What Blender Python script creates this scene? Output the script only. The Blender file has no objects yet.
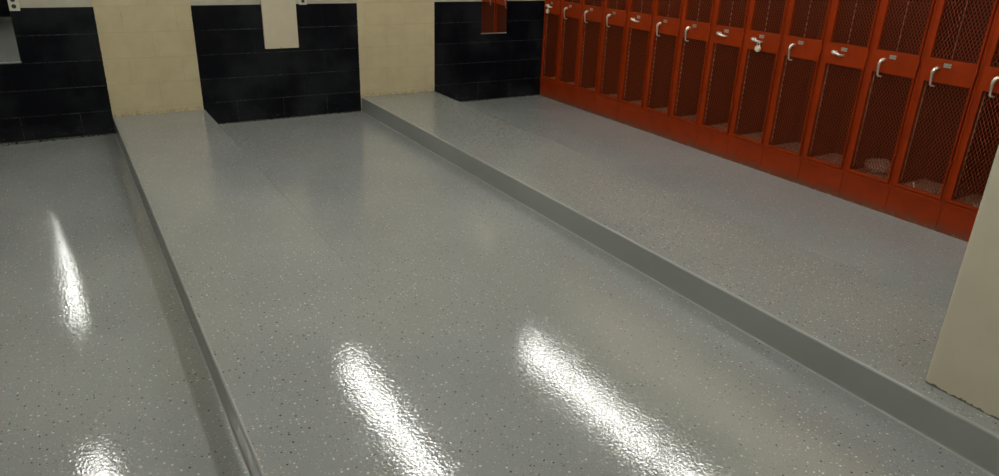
import bpy, bmesh, math, random
from mathutils import Vector, Matrix
C = bpy.context.scene.collection
PI = math.pi

# ---------------------------------------------------------------- camera
YAW, PITCH, ROLL = math.radians(31.6937), math.radians(22.7519), math.radians(2.0493)
CAM_H = 1.6023
F = Vector((math.sin(YAW)*math.cos(PITCH), math.cos(YAW)*math.cos(PITCH), -math.sin(PITCH)))
R = Vector((math.cos(YAW), -math.sin(YAW), 0)); U = R.cross(F)
R2 = math.cos(ROLL)*R + math.sin(ROLL)*U; U2 = -math.sin(ROLL)*R + math.cos(ROLL)*U
cam_data = bpy.data.cameras.new('camera'); cam = bpy.data.objects.new('camera', cam_data); C.objects.link(cam)
m = Matrix((R2, U2, -F)).transposed().to_4x4(); m.translation = Vector((0, 0, CAM_H)); cam.matrix_world = m
cam_data.sensor_width = 36; cam_data.lens = 716.0434/999*36
cam_data.clip_start = .05
bpy.context.scene.camera = cam

# ---------------------------------------------------------------- world, exposure
w = bpy.data.worlds.new('world'); bpy.context.scene.world = w; w.use_nodes = True
w.node_tree.nodes['Background'].inputs[0].default_value = (.5, .5, .48, 1)
w.node_tree.nodes['Background'].inputs[1].default_value = .02
vs = bpy.context.scene.view_settings
vs.view_transform = 'Standard'; vs.look = 'None'; vs.gamma = 1; vs.use_curve_mapping = False
vs.exposure = 0.18
TUBE_STRENGTH = 21.0
bpy.context.scene.cycles.max_bounces = 8
bpy.context.scene.cycles.diffuse_bounces = 4

# ---------------------------------------------------------------- dimensions (metres)
D = 6.574            # back wall
REAR = -2.8
LEFT = -2.55
RIGHT = 4.90
HC = 2.95
XL = 4.5123          # locker faces
LW = .3435
W0 = 6.5995
CH = .1427           # curb height
CURBS = [(.2944, 1.013), (2.4369, 3.2176)]

# ---------------------------------------------------------------- material helpers
def mat(name):
    mt = bpy.data.materials.new(name); mt.use_nodes = True
    nt = mt.node_tree
    return mt, nt, nt.nodes['Principled BSDF']
def N(nt, typ, **kw):
    n = nt.nodes.new(typ)
    for k, v in kw.items(): setattr(n, k, v)
    return n
def L(nt, a, b): nt.links.new(a, b)
def setin(nt, sock, v):
    if isinstance(v, bpy.types.NodeSocket): L(nt, v, sock)
    else: sock.default_value = v
def math_(nt, op, a, b=0, clamp=False):
    n = N(nt, 'ShaderNodeMath', operation=op, use_clamp=clamp)
    setin(nt, n.inputs[0], a); setin(nt, n.inputs[1], b)
    return n.outputs[0]
def mix(nt, fac, a, b):
    n = N(nt, 'ShaderNodeMix', data_type='RGBA')
    setin(nt, n.inputs[0], fac)
    for i, v in ((6, a), (7, b)):
        if isinstance(v, tuple) and len(v) == 3: v = (*v, 1)
        setin(nt, n.inputs[i], v)
    return n.outputs[2]
def smooth(nt, v, lo, hi):
    n = N(nt, 'ShaderNodeMapRange', interpolation_type='SMOOTHSTEP')
    setin(nt, n.inputs[0], v); n.inputs[1].default_value = lo; n.inputs[2].default_value = hi
    return n.outputs[0]
def coords(nt):
    tc = N(nt, 'ShaderNodeTexCoord'); return tc.outputs['Object']
def noise(nt, vec, scale, detail=3, rough=.5, stretch=None):
    if stretch:
        mp = N(nt, 'ShaderNodeMapping'); L(nt, vec, mp.inputs[0]); mp.inputs['Scale'].default_value = stretch; vec = mp.outputs[0]
    n = N(nt, 'ShaderNodeTexNoise'); L(nt, vec, n.inputs['Vector'])
    n.inputs['Scale'].default_value = scale; n.inputs['Detail'].default_value = detail; n.inputs['Roughness'].default_value = rough
    return n.outputs[0]
def bump(nt, bs, height, strength, dist, prev=None):
    b = N(nt, 'ShaderNodeBump'); L(nt, height, b.inputs['Height'])
    b.inputs['Strength'].default_value = strength; b.inputs['Distance'].default_value = dist
    if prev: L(nt, prev, b.inputs['Normal'])
    L(nt, b.outputs[0], bs.inputs['Normal']); return b.outputs[0]
def simple(name, col, rough=.5, metal=0, spec=.5, var=0, vscale=12):
    mt, nt, bs = mat(name)
    bs.inputs['Roughness'].default_value = rough; bs.inputs['Metallic'].default_value = metal
    bs.inputs['Specular IOR Level'].default_value = spec
    if var:
        f = noise(nt, coords(nt), vscale, 4, .6)
        c = mix(nt, smooth(nt, f, .3, .7), tuple(x*(1-var) for x in col), tuple(min(1, x*(1+var)) for x in col))
        L(nt, c, bs.inputs['Base Color'])
    else: bs.inputs['Base Color'].default_value = (*col, 1)
    return mt

# ---------------------------------------------------------------- floor epoxy
def epoxy(name, dens=1.0, base=(.200, .210, .202), flakes=True):
    mt, nt, bs = mat(name)
    co = coords(nt)
    big = noise(nt, co, 1.3, 3, .5)
    col = mix(nt, smooth(nt, big, .3, .7), tuple(x*.95 for x in base), tuple(x*1.05 for x in base))
    if flakes:
        def layer(col, scale, rad, whites, blacks, tans, wcol, bcol, tcol, seed):
            mp = N(nt, 'ShaderNodeMapping'); L(nt, co, mp.inputs[0]); mp.inputs['Location'].default_value = seed
            v = N(nt, 'ShaderNodeTexVoronoi', voronoi_dimensions='2D', feature='F1', distance='MANHATTAN'); L(nt, mp.outputs[0], v.inputs['Vector'])
            v.inputs['Scale'].default_value = scale; v.inputs['Randomness'].default_value = 1
            sp = N(nt, 'ShaderNodeSeparateColor'); L(nt, v.outputs['Color'], sp.inputs[0])
            r, g, b = sp.outputs
            lim = math_(nt, 'MULTIPLY', math_(nt, 'ADD', math_(nt, 'MULTIPLY', g, .9), .55), rad*scale)
            inside = math_(nt, 'LESS_THAN', v.outputs['Distance'], lim)
            lo = 0
            for frac, cc in ((whites, wcol), (blacks, bcol), (tans, tcol)):
                sel = math_(nt, 'MULTIPLY', math_(nt, 'GREATER_THAN', r, lo), math_(nt, 'LESS_THAN', r, lo+frac))
                col = mix(nt, math_(nt, 'MULTIPLY', sel, inside), col, cc); lo += frac
            return col
        col = layer(col, 120, .0022, .10*dens, .08*dens, .06*dens, (.33, .34, .31), (.12, .125, .115), (.29, .26, .20), (3.1, 1.7, 0))
        col = layer(col, 46, .0036, .15*dens, .12*dens, .05*dens, (.43, .44, .41), (.045, .047, .045), (.36, .31, .22), (.37, .11, 0))
    L(nt, col, bs.inputs['Base Color'])
    bs.inputs['Roughness'].default_value =   .035 if flakes else .24
    bs.inputs['IOR'].default_value = 1.62
    b1 = bump(nt, bs, noise(nt, co, 90, 1, .5), 1.0, .00042)
    bump(nt, bs, noise(nt, co, 25, 2, .5), .35, .0006, b1)
    return mt
M = {}
M['floor'] = epoxy('epoxy_floor')
M['floor_dense'] = epoxy('epoxy_curb', 1.5, (.198, .205, .192))
M['riser'] = epoxy('epoxy_riser', 0, (.25, .26, .245), False)

# ---------------------------------------------------------------- walls
def wall_mat(name, stripes=None, axis='X', top=1.005):
    mt, nt, bs = mat(name)
    co = coords(nt); s = N(nt, 'ShaderNodeSeparateXYZ'); L(nt, co, s.inputs[0])
    x = s.outputs[0 if axis == 'X' else 1]; z = s.outputs[2]
    cb = N(nt, 'ShaderNodeCombineXYZ')
    L(nt, math_(nt, 'ADD', x, -2.71 + 40.64), cb.inputs[0]); L(nt, math_(nt, 'ADD', z, .0068 + 4.064), cb.inputs[1])
    br = N(nt, 'ShaderNodeTexBrick', offset=.5, offset_frequency=2); L(nt, cb.outputs[0], br.inputs['Vector'])
    br.inputs['Scale'].default_value = 1; br.inputs['Mortar Size'].default_value = .0035; br.inputs['Mortar Smooth'].default_value = .4
    br.inputs['Brick Width'].default_value = .4064; br.inputs['Row Height'].default_value = .2032
    joint = br.outputs['Fac']
    n1 = noise(nt, co, 6, 4, .6); n2 = noise(nt, co, 60, 4, .6); n3 = noise(nt, co, 260, 2, .5)
    zr = math_(nt, 'PINGPONG', math_(nt, 'ADD', z, .0068), .1016)
    bed = math_(nt, 'LESS_THAN', zr, .0032)
    low_course = math_(nt, 'LESS_THAN', z, .196)
    bjoint = math_(nt, 'MAXIMUM', bed, math_(nt, 'MULTIPLY', joint, math_(nt, 'ADD', math_(nt, 'MULTIPLY', low_course, .85), .15)))
    beige = mix(nt, smooth(nt, n1, .3, .7), (.41, .35, .215), (.45, .385, .24))
    beige = mix(nt, math_(nt, 'MULTIPLY', joint, .24), beige, (.27, .225, .13))
    # grubby rust line just above the floor
    lowz = math_(nt, 'ADD', z, math_(nt, 'MULTIPLY', math_(nt, 'SUBTRACT', n2, .5), -.05))
    rust = math_(nt, 'MULTIPLY', math_(nt, 'SUBTRACT', 1, smooth(nt, lowz, .142, .185)), smooth(nt, n2, .42, .66))
    beige = mix(nt, math_(nt, 'MULTIPLY', rust, .5), beige, (.13, .075, .03))
    pale = mix(nt, smooth(nt, n1, .3, .7), (.34, .32, .245), (.37, .35, .275))
    black = mix(nt, smooth(nt, noise(nt, co, 2.1, 4, .6), .40, .64), (.0018, .0023, .0040), (.0105, .0115, .0135))
    black = mix(nt, math_(nt, 'MULTIPLY', bjoint, math_(nt, 'MULTIPLY', smooth(nt, n2, .35, .65), smooth(nt, n1, .25, .6))), black, (.055, .05, .04))
    scr = noise(nt, co, 14, 5, .7, (1, 1, 2.5))
    foot = math_(nt, 'MULTIPLY', math_(nt, 'SUBTRACT', 1, smooth(nt, z, .02, .16)), smooth(nt, scr, .56, .70))
    black = mix(nt, math_(nt, 'MULTIPLY', foot, .5), black, (.11, .105, .09))
    skirt = math_(nt, 'MULTIPLY', math_(nt, 'SUBTRACT', 1, smooth(nt, z, .004, .014)), smooth(nt, n2, .35, .55))
    black = mix(nt, math_(nt, 'MULTIPLY', skirt, .8), black, (.14, .135, .115))
    fac = math_(nt, 'LESS_THAN', z, top)
    if stripes:
        wob = math_(nt, 'MULTIPLY', math_(nt, 'SUBTRACT', n2, .5), .008)
        xw = math_(nt, 'ADD', x, wob)
        for a, b in stripes:
            ins = math_(nt, 'MULTIPLY', math_(nt, 'GREATER_THAN', xw, a), math_(nt, 'LESS_THAN', xw, b))
            fac = math_(nt, 'MULTIPLY', fac, math_(nt, 'SUBTRACT', 1, ins))
    col = mix(nt, fac, beige, black)
    if stripes:   # wall above the black dado between the stripes is a paler, greyer paint
        up = math_(nt, 'GREATER_THAN', z, top)
        for a, b in stripes:
            ins = math_(nt, 'MULTIPLY', math_(nt, 'GREATER_THAN', xw, a), math_(nt, 'LESS_THAN', xw, b))
            up = math_(nt, 'MULTIPLY', up, math_(nt, 'SUBTRACT', 1, ins))
        col = mix(nt, up, col, pale)
    L(nt, col, bs.inputs['Base Color'])
    rg = N(nt, 'ShaderNodeMapRange'); L(nt, fac, rg.inputs[0]); rg.inputs[3].default_value = .55; rg.inputs[4].default_value = .38
    L(nt, rg.outputs[0], bs.inputs['Roughness'])
    bs.inputs['Specular IOR Level'].default_value = .12
    h = math_(nt, 'ADD', math_(nt, 'MULTIPLY', joint, -1), math_(nt, 'MULTIPLY', n3, .25))
    bump(nt, bs, h, .5, .003)
    return mt
M['wall_back'] = wall_mat('painted_block_back', [(CURBS[0][0]+.002, CURBS[0][1]-.012), (CURBS[1][0]-.006, CURBS[1][1]+.002)])
M['wall_rear'] = wall_mat('painted_block_rear', CURBS)
M['wall_side'] = wall_mat('painted_block_side', None, 'Y', 1.005)
def pier_mat():
    mt, nt, bs = mat('pier_paint'); co = coords(nt)
    s = N(nt, 'ShaderNodeSeparateXYZ'); L(nt, co, s.inputs[0]); z = s.outputs[2]
    n1 = noise(nt, co, 5, 4, .6); n2 = noise(nt, co, 50, 4, .6); n3 = noise(nt, co, 200, 3, .6)
    c = mix(nt, smooth(nt, n1, .3, .7), (.47, .43, .325), (.51, .465, .355))
    e = math_(nt, 'ADD', z, math_(nt, 'MULTIPLY', math_(nt, 'SUBTRACT', n2, .5), -.035))
    g = math_(nt, 'SUBTRACT', 1, smooth(nt, e, .149, .153))
    c = mix(nt, g, c, (.10, .10, .085))
    L(nt, c, bs.inputs['Base Color']); bs.inputs['Roughness'].default_value = .55
    bs.inputs['Specular IOR Level'].default_value = .3
    b1 = bump(nt, bs, n3, .35, .0015); bump(nt, bs, n1, .3, .01, b1)
    return mt
M['pier'] = pier_mat()
M['ceiling'] = simple('ceiling_paint', (.62, .61, .56), .8)

# ---------------------------------------------------------------- object materials
def locker_paint(name, col, worn=0):
    mt, nt, bs = mat(name); co = coords(nt)
    oi = N(nt, 'ShaderNodeObjectInfo')
    ad = N(nt, 'ShaderNodeVectorMath', operation='ADD'); L(nt, co, ad.inputs[0]); L(nt, oi.outputs['Location'], ad.inputs[1]); v = ad.outputs[0]
    n1 = noise(nt, v, 7, 4, .6); n2 = noise(nt, v, 70, 4, .65)
    c = mix(nt, smooth(nt, n1, .3, .7), tuple(x*.90 for x in col), tuple(x*1.08 for x in col))
    if worn:
        s = N(nt, 'ShaderNodeSeparateXYZ'); L(nt, co, s.inputs[0]); z = s.outputs[2]
        n4 = noise(nt, v, 22, 5, .7)
        e = math_(nt, 'ADD', z, math_(nt, 'MULTIPLY', math_(nt, 'SUBTRACT', n4, .5), -.16))
        low = math_(nt, 'SUBTRACT', 1, smooth(nt, e, .0, .075))
        c = mix(nt, math_(nt, 'MULTIPLY', low, .75), c, (.12, .06, .035))
        dust = math_(nt, 'MULTIPLY', math_(nt, 'SUBTRACT', 1, smooth(nt, e, -.01, .018)), smooth(nt, n2, .4, .6))
        c = mix(nt, math_(nt, 'MULTIPLY', dust, .8), c, (.20, .16, .11))
    L(nt, c, bs.inputs['Base Color'])
    bs.inputs['Roughness'].default_value = .42; bs.inputs['Specular IOR Level'].default_value = .14
    bump(nt, bs, n2, .15, .001)
    return mt
ORANGE = (.245, .024, .0012)
M['orange'] = locker_paint('orange_enamel', ORANGE)
M['orange_worn'] = locker_paint('orange_enamel_worn', (.24, .026, .0035), 1)
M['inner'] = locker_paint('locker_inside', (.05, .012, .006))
M['shelf'] = simple('dusty_locker_bottom', (.42, .27, .175), .8, var=.25, vscale=40)
M['mesh'] = simple('mesh_enamel', (.18, .028, .006), .5, spec=.25)
M['steel'] = simple('worn_nickel', (.62, .60, .50), .32, .75, var=.15, vscale=80)
M['plate'] = simple('number_plate_metal', (.34, .33, .27), .45, .6, var=.3, vscale=150)
M['rod'] = simple('latch_rod_metal', (.27, .17, .11), .5, .3, var=.5, vscale=30)
M['dark'] = simple('dark_hole', (.012, .008, .006), .6)
M['lock_body'] = simple('padlock_shell', (.62, .56, .42), .35, .35)
M['lock_face'] = simple('padlock_dial', (.70, .66, .54), .4)
M['mirror'] = simple('mirror_glass', (.80, .82, .80), .015, 1)
M['mirror_frame'] = simple('mirror_channel', (.42, .42, .38), .35, .8)
M['panel'] = simple('pinkish_panel', (.46, .405, .295), .5, var=.03)
M['white_plastic'] = simple('outlet_plastic', (.45, .43, .34), .4)
M['black_plastic'] = simple('socket_black', (.008, .008, .008), .4)
M['housing'] = simple('fixture_white', (.7, .7, .66), .5)
M['cloth'] = simple('crumpled_cloth', (.36, .24, .17), .9, var=.3, vscale=50)
M['scrap'] = simple('pale_scrap', (.85, .75, .50), .6)
mt, nt, bs = mat('fluorescent_tube')
bs.inputs['Base Color'].default_value = (.9, .9, .88, 1)
bs.inputs['Emission Color'].default_value = (1.0, 1.0, .965, 1); bs.inputs['Emission Strength'].default_value = TUBE_STRENGTH
M['tube'] = mt

# ---------------------------------------------------------------- mesh helpers
class MB:
    def __init__(s): s.bm = bmesh.new(); s.mi = 0
    def box(s, a, b):
        vs = [s.bm.verts.new((x, y, z)) for x in (a[0], b[0]) for y in (a[1], b[1]) for z in (a[2], b[2])]
        for f in ((0, 1, 3, 2), (4, 6, 7, 5), (0, 4, 5, 1), (2, 3, 7, 6), (0, 2, 6, 4), (1, 5, 7, 3)):
            fc = s.bm.faces.new([vs[i] for i in f]); fc.material_index = s.mi
        return s
    def bar(s, p, q, wy, wx):     # flat strand between two points in the y-z plane
        p = Vector(p); q = Vector(q); d = (q-p).normalized(); n = Vector((0, -d.z, d.y))*wy/2; k = Vector((wx/2, 0, 0))
        vs = [s.bm.verts.new(e + a*n + b*k) for e in (p, q) for a in (-1, 1) for b in (-1, 1)]
        for f in ((0, 1, 3, 2), (4, 6, 7, 5), (0, 4, 5, 1), (2, 3, 7, 6), (0, 2, 6, 4), (1, 5, 7, 3)):
            s.bm.faces.new([vs[i] for i in f])
        return s
    def tube(s, pts, rad, seg=10, flat=1.0, caps=True):
        pts = [Vector(p) for p in pts]; rr = rad if isinstance(rad, (list, tuple)) else [rad]*len(pts)
        rings = []; up = Vector((0, 1, 0))
        for i, p in enumerate(pts):
            d = (pts[min(i+1, len(pts)-1)] - pts[max(i-1, 0)]).normalized()
            a = d.cross(up)
            if a.length < .1: a = d.cross(Vector((1, 0, 0)))
            a.normalize(); b = d.cross(a).normalized()
            rings.append([s.bm.verts.new(p + rr[i]*(math.cos(t)*a*flat + math.sin(t)*b)) for t in [2*PI*k/seg for k in range(seg)]])
        for r0, r1 in zip(rings, rings[1:]):
            for k in range(seg):
                f = s.bm.faces.new((r0[k], r0[(k+1) % seg], r1[(k+1) % seg], r1[k])); f.smooth = True
        if caps: s.bm.faces.new(rings[0][::-1]); s.bm.faces.new(rings[-1])
        return s
    def prism(s, prof, y0, y1, mis=None):   # profile in x-z extruded along y
        a = [s.bm.verts.new((x, y0, z)) for x, z in prof]; b = [s.bm.verts.new((x, y1, z)) for x, z in prof]
        n = len(prof)
        for i in range(n):
            f = s.bm.faces.new((a[i], a[(i+1) % n], b[(i+1) % n], b[i]))
            if mis: f.material_index = mis[i]
        s.bm.faces.new(a[::-1]); s.bm.faces.new(b); return s
    def build(s, name, mats, parent=None, bevel=0, seg=2):
        bmesh.ops.recalc_face_normals(s.bm, faces=s.bm.faces)
        me = bpy.data.meshes.new(name); s.bm.to_mesh(me); s.bm.free()
        for mm in (mats if isinstance(mats, (list, tuple)) else [mats]): me.materials.append(mm)
        o = bpy.data.objects.new(name, me); C.objects.link(o)
        if parent: o.parent = parent
        if bevel:
            md = o.modifiers.new('bevel', 'BEVEL'); md.width = bevel; md.segments = seg; md.limit_method = 'ANGLE'; md.angle_limit = .6
            md.harden_normals = False
        return o
def tag(o, label=None, cat=None, group=None, kind=None):
    if label: o['label'] = label
    if cat: o['category'] = cat
    if group: o['group'] = group
    if kind: o['kind'] = kind
    return o
def empty(name, loc):
    o = bpy.data.objects.new(name, None); C.objects.link(o); o.location = loc; o.empty_display_size = .1; return o
def struct(o, label=None, cat=None): return tag(o, label, cat, kind='structure')
def copy_tree(o, parent=None):
    c = o.copy(); C.objects.link(c)
    if parent: c.parent = parent
    for ch in list(o.children): copy_tree(ch, c)
    return c

# ================================================================ SETTING
# the floor of the left bay is pitched slightly down towards the left
fl = MB().prism([(RIGHT+.1, -.2), (RIGHT+.1, 0), (CURBS[0][0], 0), (LEFT-.1, -.019*(CURBS[0][0]-LEFT+.1)), (LEFT-.1, -.2)], REAR-.1, D+.1)
struct(fl.build('floor', M['floor']), 'glossy grey flecked epoxy floor', 'floor')
struct(MB().box((LEFT-.1, REAR-.1, HC), (RIGHT+.1, D+.1, HC+.1)).build('ceiling', M['ceiling']), 'off-white ceiling', 'ceiling')
struct(MB().box((LEFT, D, -.1), (RIGHT, D+.1, HC)).build('wall_back', M['wall_back']), 'painted block wall with black dado and beige stripes', 'wall')
struct(MB().box((LEFT, REAR-.1, -.1), (RIGHT, REAR, HC)).build('wall_rear', M['wall_rear']), 'painted block wall behind the camera', 'wall')
struct(MB().box((LEFT-.1, REAR-.1, -.1), (LEFT, D+.1, HC)).build('wall_left', M['wall_side']), 'painted block wall on the left', 'wall')
struct(MB().box((RIGHT, REAR-.1, 0), (RIGHT+.1, D+.1, HC)).build('wall_right', M['wall_side']), 'painted block wall behind the lockers', 'wall')
def curb(n, x0, x1, label):
    r = .010; prof = []; mis = []
    def add(x, z, m_): prof.append((x, z)); mis.append(m_)
    cv = .007
    for k in range(4):                      # small cove at the foot, left side
        t = PI/2*k/3; add(x0 - cv + cv*math.sin(t), cv - cv*math.cos(t), 1)
    for k in range(6):
        t = PI/2*k/5; add(x0 + r - r*math.cos(t), CH - r + r*math.sin(t), 0 if k == 5 else 1)
    q = .005
    for k in range(4):
        t = PI/2*k/3; add(x1 - q + q*math.sin(t), CH - q + q*math.cos(t), 0 if k < 3 else 1)
    for k in range(4):
        t = PI/2*k/3; add(x1 + cv - cv*math.cos(t), cv - cv*math.sin(t), 1)
    o = MB().prism(prof, REAR, D, mis).build('trim_%d' % n, [M['floor' if n == 1 else 'floor_dense'], M['riser']])
    for p in o.data.polygons: p.use_smooth = False
    return struct(o, label, 'curb')
curb(1, *CURBS[0], 'low grey epoxy-coated curb running from the left beige stripe')
curb(2, *CURBS[1], 'low grey epoxy-coated curb running beside the locker bay')
# pier standing on the right curb
def pier():
    x0, x1, y0, y1, r = 2.532, 3.13, -.7, 1.088, .018
    bm = bmesh.new(); pr = []
    for cx, cy, a0 in ((x1-r, y1-r, 0), (x0+r, y1-r, PI/2), (x0+r, y0+r, PI), (x1-r, y0+r, 1.5*PI)):
        for k in range(6): t = a0 + PI/2*k/5; pr.append((cx+r*math.cos(t), cy+r*math.sin(t)))
    a = [bm.verts.new((x, y, CH)) for x, y in pr]; b = [bm.verts.new((x, y, HC)) for x, y in pr]
    for i in range(len(pr)):
        bm.faces.new((a[i], a[(i+1) % len(pr)], b[(i+1) % len(pr)], b[i]))
    bm.faces.new(a[::-1]); bm.faces.new(b)
    s = MB(); s.bm.free(); s.bm = bm
    return struct(s.build('wall_pier', M['pier']), 'smooth beige painted pier with rounded edges on the curb', 'pier')
pier()

# ---------------------------------------------------------------- ceiling lights
def light():
    t = empty('ceiling_light', (0, 0, 0))
    prof = [(-.16, 0), (-.16, -.03), (-.045, -.055), (.045, -.055), (.16, -.03), (.16, 0)]
    MB().prism(prof, -1.19, 1.19).build('housing', M['housing'], t)
    for s in (-1, 1):
        tb = MB().tube([(s*.06, -1.165, -.075), (s*.06, 1.165, -.075)], .019, 16).build('tube', M['tube'], t)
    for s in (-1, 1):
        for e in (-1, 1):
            MB().box((s*.06-.018, e*1.165-.012, -.098), (s*.06+.018, e*1.165+.012, -.03)).build('lamp_holder', M['housing'], t)
    return t
rows = [(-.43, 'over the left bay'), (2.08, 'over the middle bay'), (4.22, 'over the lockers')]
first = True
for X, where in rows:
    for j, yc in enumerate((5.16, 2.74, .32)):
        if first: o = light(); first = False; proto_light = o
        else: o = copy_tree(proto_light)
        o.location = (X, yc - (.19 if X > 4 else 0), HC)
        tag(o, 'twin-tube fluorescent strip light %s, %s' % (where, ('nearest the back wall', 'second from the back wall', 'third from the back wall')[j]), 'ceiling light', 'fluorescent strip lights on the ceiling')

# ================================================================ LOCKERS
HW = LW/2
def expanded(y0, y1, z0, z1, x=.004):
    w_, h_ = .0215, .039; s = MB()
    ny = int(round((y1-y0)/(w_/2))); nz = int(round((z1-z0)/(h_/2)))
    dy = (y1-y0)/ny; dz = (z1-z0)/nz
    for i in range(ny):
        for j in range(nz):
            if (i+j) % 2 == 0: s.bar((x, y0+i*dy, z0+j*dz), (x, y0+(i+1)*dy, z0+(j+1)*dz), .0031, .0020)
            else: s.bar((x, y0+(i+1)*dy, z0+j*dz), (x, y0+i*dy, z0+(j+1)*dz), .0031, .0020)
    return s
DY0, DY1 = -HW+.0175, HW-.0175            # door edges
MY0, MY1 = DY0+.009, DY1-.026           # mesh opening
DZ0, DZ1 = .203, 1.777
ZB0, ZB1 = .885, 1.022
def handle_mb(up=False):
    # pull lever, pivot at the origin: hanging down, or turned sideways towards the number plate
    s = MB()
    if up:
        pts = [(.006, .004, 0), (-.014, .006, .003), (-.028, .003, .003), (-.033, -.008, .000), (-.031, -.030, -.005), (-.026, -.052, -.010), (-.014, -.064, -.012), (.002, -.066, -.012)]
        rad = [.0095, .0115, .0125, .0115, .0095, .0085, .0065, .006]
    else:
        pts = [(.006, -.008, .004), (-.012, -.006, .005), (-.022, .0, -.002), (-.025, .006, -.018), (-.023, .007, -.040), (-.021, .007, -.066), (-.019, .006, -.090), (-.012, .002, -.099), (.004, -.010, -.101)]
        rad = [.0095, .0110, .0115, .0100, .0075, .0062, .0060, .0058, .0055]
    s.tube(pts, rad, 12)
    return s
def make_locker():
    t = empty('locker', (0, 0, 0))
    b = MB()
    th = .0012
    g = .0008
    b.box((.002, -HW+g, .18), (.022, -HW+.0125, 1.83)).box((.002, HW-.0125, .18), (.022, HW-g, 1.83))     # frame uprights
    b.box((.001, -HW+.014, 1.78), (.022, HW-.014, 1.83))
    b.box((-.004, -HW+g, .172), (.022, HW-g, .198))                                                    # bottom rail
    b.build('frame', M['orange'], t, .0015, 2)
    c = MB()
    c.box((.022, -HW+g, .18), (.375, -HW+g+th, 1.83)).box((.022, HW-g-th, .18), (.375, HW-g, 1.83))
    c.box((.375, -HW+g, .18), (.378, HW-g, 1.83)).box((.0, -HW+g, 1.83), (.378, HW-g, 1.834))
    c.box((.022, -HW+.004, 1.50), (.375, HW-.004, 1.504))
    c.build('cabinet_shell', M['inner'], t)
    tag(MB().box((.022, -HW+.003, .186), (.375, HW-.003, .190)).build('bottom_shelf', M['shelf'], t), 'dusty brown locker bottom')
    MB().box((.002, -HW+.001, 0), (.372, HW-.001, .171)).build('plinth', M['orange_worn'], t, .0015, 2)
    d = MB(); f0, f1 = -.006, .012
    d.box((f0, DY0, DZ0), (f1, MY0, DZ1)).box((f0, MY1, DZ0), (f1, DY1, DZ1))
    d.box((f0, MY0, DZ0), (f1, MY1, .221)).box((f0, MY0, ZB0), (f1, MY1, ZB1)).box((f0, MY0, 1.74), (f1, MY1, DZ1))
    bmesh.ops.remove_doubles(d.bm, verts=d.bm.verts, dist=1e-6)
    dr = d.build('door', M['orange'], t)
    # pressed rim lines along the uprights
    r = MB()
    r.box((f0-.0025, MY1-.0005, .221), (f0+.001, MY1+.005, ZB0)).box((f0-.0025, MY1-.0005, ZB1), (f0+.001, MY1+.005, 1.74))
    r.box((f0-.0025, MY0-.004, .221), (f0+.001, MY0+.0005, ZB0)).box((f0-.0025, MY0-.004, ZB1), (f0+.001, MY0+.0005, 1.74))
    r.build('rim', M['orange'], dr)
    tag(expanded(MY0-.002, MY1+.002, .219, ZB0+.002).build('mesh_panel', M['mesh'], dr), 'lower expanded metal diamond mesh')
    tag(expanded(MY0-.002, MY1+.002, ZB1-.002, 1.742).build('mesh_panel', M['mesh'], dr), 'upper expanded metal diamond mesh')
    for z in (.42, .965, 1.55):
        MB().tube([(-.008, DY0-.003, z-.028), (-.008, DY0-.003, z+.028)], .0042, 8).build('hinge', M['orange_worn'], dr)
    # latch rods behind the mesh
    tag(MB().tube([(.016, MY1-.007, .24), (.016, MY1-.007, .90)], .0045, 8).build('latch_rod', M['rod'], dr), 'worn bare metal rod behind the lower mesh')
    tag(MB().tube([(.016, .012, 1.00), (.016, .012, 1.73)], .0035, 8).build('latch_rod', M['rod'], dr), 'worn bare metal rod behind the upper mesh')
    # number plate, keyhole
    p = MB().box((f0-.0022, -.008, .977), (f0+.0005, .036, 1.001)).build('number_plate', M['plate'], dr, .002)
    for y in (-.003, .031):
        MB().tube([(f0-.0035, y, .989), (f0-.001, y, .989)], .0022, 8).build('rivet', M['dark'], p)
    MB().tube([(f0-.004, .010, .965), (f0+.001, .010, .965)], .0045, 10).build('lock_button', M['orange'], dr)
    MB().tube([(f0-.0012, -.034, .960), (f0+.001, -.034, .960)], .0048, 10).build('keyhole', M['dark'], dr)
    # handle: escutcheon + lever
    MB().tube([(f0-.005, .070, .963), (f0+.001, .070, .963)], .011, 14).build('handle_boss', M['steel'], dr)
    h = handle_mb().build('handle', M['steel'], dr); h.location = (f0-.002, .070, .963)
    return t
_u = handle_mb(True); bmesh.ops.recalc_face_normals(_u.bm, faces=_u.bm.faces)
UP_MESH = bpy.data.meshes.new('handle_sideways'); _u.bm.to_mesh(UP_MESH); _u.bm.free(); UP_MESH.materials.append(M['steel'])
HANDLES_UP = {0, 4, 7, 8, 10}
ordn = ['first', 'second', 'third', 'fourth', 'fifth', 'sixth', 'seventh', 'eighth', 'ninth', 'tenth', 'eleventh', 'twelfth', 'thirteenth', 'fourteenth', 'fifteenth', 'sixteenth']
extra = {0: 'padlocked, beside the black wall', 8: 'round padlock on its handle',
         11: 'crumpled cloth inside', 12: 'curved pale scrap inside',
         13: 'half hidden by the beige pier'}
proto = make_locker(); LOCKERS = []
for k in range(15):
    o = proto if k == 0 else copy_tree(proto)
    o.location = (XL, W0 - LW*(k+.5), 0)
    o.scale.y = 1
    if k == 0:      # the end unit is a little narrower, squeezed against the wall
        o.scale.y = (D - .002 - (W0 - LW))/LW; o.location.y = (D - .002 + W0 - LW)/2
    tag(o, '%s orange mesh-door locker from the back wall, %s' % (ordn[k], extra.get(k, 'handle turned sideways' if k in HANDLES_UP else 'silver handle hanging down')), 'locker', 'orange mesh lockers along the right wall')
    LOCKERS.append(o)
for k in HANDLES_UP:
    for dch in LOCKERS[k].children:
        for hh in dch.children:
            if hh.name.split('.')[0] == 'handle': hh.data = UP_MESH
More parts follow.
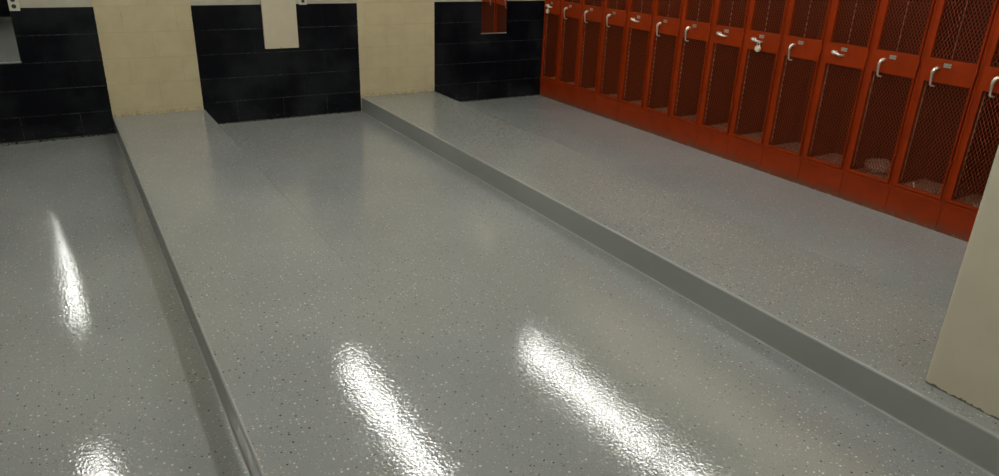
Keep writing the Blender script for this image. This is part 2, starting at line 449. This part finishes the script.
# padlocks hanging from the turned handles
def padlock(k, label, dy=.0, dz=0):
    yc = W0 - LW*(k+.5) + .010 + dy
    t = empty('padlock', (XL-.032, yc, .903+dz))
    b = MB().tube([(-.009, 0, 0), (-.0075, 0, 0), (.0075, 0, 0), (.009, 0, 0)], [.021, .0235, .0235, .021], 24).build('body', M['lock_body'], t)
    dl = MB().tube([(-.0125, 0, 0), (-.008, 0, 0)], [.014, .016], 20).build('dial', M['lock_face'], t)
    pts = [(0, .012*math.cos(a) , .030 + .012*math.sin(a)) for a in [PI*i/10 for i in range(11)]]
    MB().tube([(0, .012, .012)] + pts + [(0, -.012, .012)], .0033, 8).build('shackle', M['steel'], t)
    tag(t, label, 'padlock', 'padlocks on the locker handles')
padlock(8, 'round cream padlock hanging on the ninth locker from the back wall')
padlock(0, 'small padlock hanging on the locker nearest the back wall', .02, .005)

# things lying in the lockers
def crumple(name, loc, size, m_, seed, label, cat):
    rnd = random.Random(seed); bm = bmesh.new()
    bmesh.ops.create_icosphere(bm, subdivisions=4, radius=1)
    ph = [(rnd.uniform(2, 7), rnd.uniform(2, 7), rnd.uniform(2, 7), rnd.uniform(0, 6)) for _ in range(7)]
    for v in bm.verts:
        p = v.co.copy(); k = 1 + sum(abs(math.sin(a*p.x+b*p.y+c*p.z+d)) for a, b, c, d in ph)*.11 - .35
        v.co = Vector((p.x*k*size[0], p.y*k*size[1], p.z*k*size[2]))
    zmin = min(v.co.z for v in bm.verts)*.75
    for v in bm.verts: v.co.z = max(v.co.z, zmin) - zmin
    for f in bm.faces: f.smooth = True
    s = MB(); s.bm.free(); s.bm = bm
    o = s.build(name, m_); o.location = loc; return tag(o, label, cat)
y11 = W0 - LW*11.5
crumple('crumpled_cloth', (XL+.22, y11+.060, .1905), (.08, .080, .045), M['cloth'], 4, 'crumpled brownish cloth lying in the twelfth locker', 'cloth')
y12 = W0 - LW*12.5
pts = [(XL+.030, y12+.050-.018*math.cos(t), .1945+.052*(t/1.6)) for t in [i*.16 for i in range(11)]]
tag(MB().tube(pts, .0042, 8).build('plastic_strip', M['scrap']), 'curved pale strip lying on the bottom of the thirteenth locker', 'scrap')
crumple('paper_scrap', (XL+.10, W0-LW*13.5+.03, .1905), (.022, .028, .010), M['cloth'], 9, 'small crumpled scrap lying in the locker beside the pier', 'scrap')

# ================================================================ WALL THINGS
def mirror(x0, x1, z0, z1, label):
    t = empty('wall_mirror', ((x0+x1)/2, D, z0)); w_ = (x1-x0)/2; h = z1-z0
    MB().box((-w_, -.010, 0), (w_, -.001, h)).build('glass', M['mirror'], t)
    f = MB()
    f.box((-w_-.003, -.014, -.006), (w_+.003, -.0005, .004)).box((-w_-.003, -.014, h-.004), (w_+.003, -.0005, h+.006))
    f.build('frame', M['mirror_frame'], t)
    tag(t, label, 'mirror', 'narrow mirrors on the back wall')
mirror(-.56, -.25, .615, 1.64, 'narrow wall mirror on the black wall left of the left beige stripe')
mirror(3.749, 4.043, .692, 1.72, 'narrow wall mirror beside the lockers, reflecting orange lockers')
t = empty('wall_panel', (1.715, D, .634))
MB().box((-.148, -.022, 0), (.148, -.001, 1.05)).build('panel', M['panel'], t, .002)
MB().tube([(-.01, -.026, .006), (-.01, -.020, .006)], .004, 8).build('screw', M['dark'], t)
tag(t, 'plain pinkish-beige upright panel on the black wall between the beige stripes', 'panel')
def outlet(x, z, label):
    t = empty('power_outlet', (x, D, z))
    MB().box((-.035, -.007, 0), (.035, -.0005, .115)).build('cover_plate', M['white_plastic'], t, .002)
    for zz in (.032, .078):
        MB().tube([(0, -.0095, zz), (0, -.005, zz)], .0155, 16).build('socket', M['black_plastic'], t)
    tag(t, label, 'outlet', 'power outlets beside the mirrors')
outlet(-.218, .985, 'power outlet above the black dado by the left mirror')
outlet(1.932, .998, 'power outlet above the black dado right of the pinkish panel')
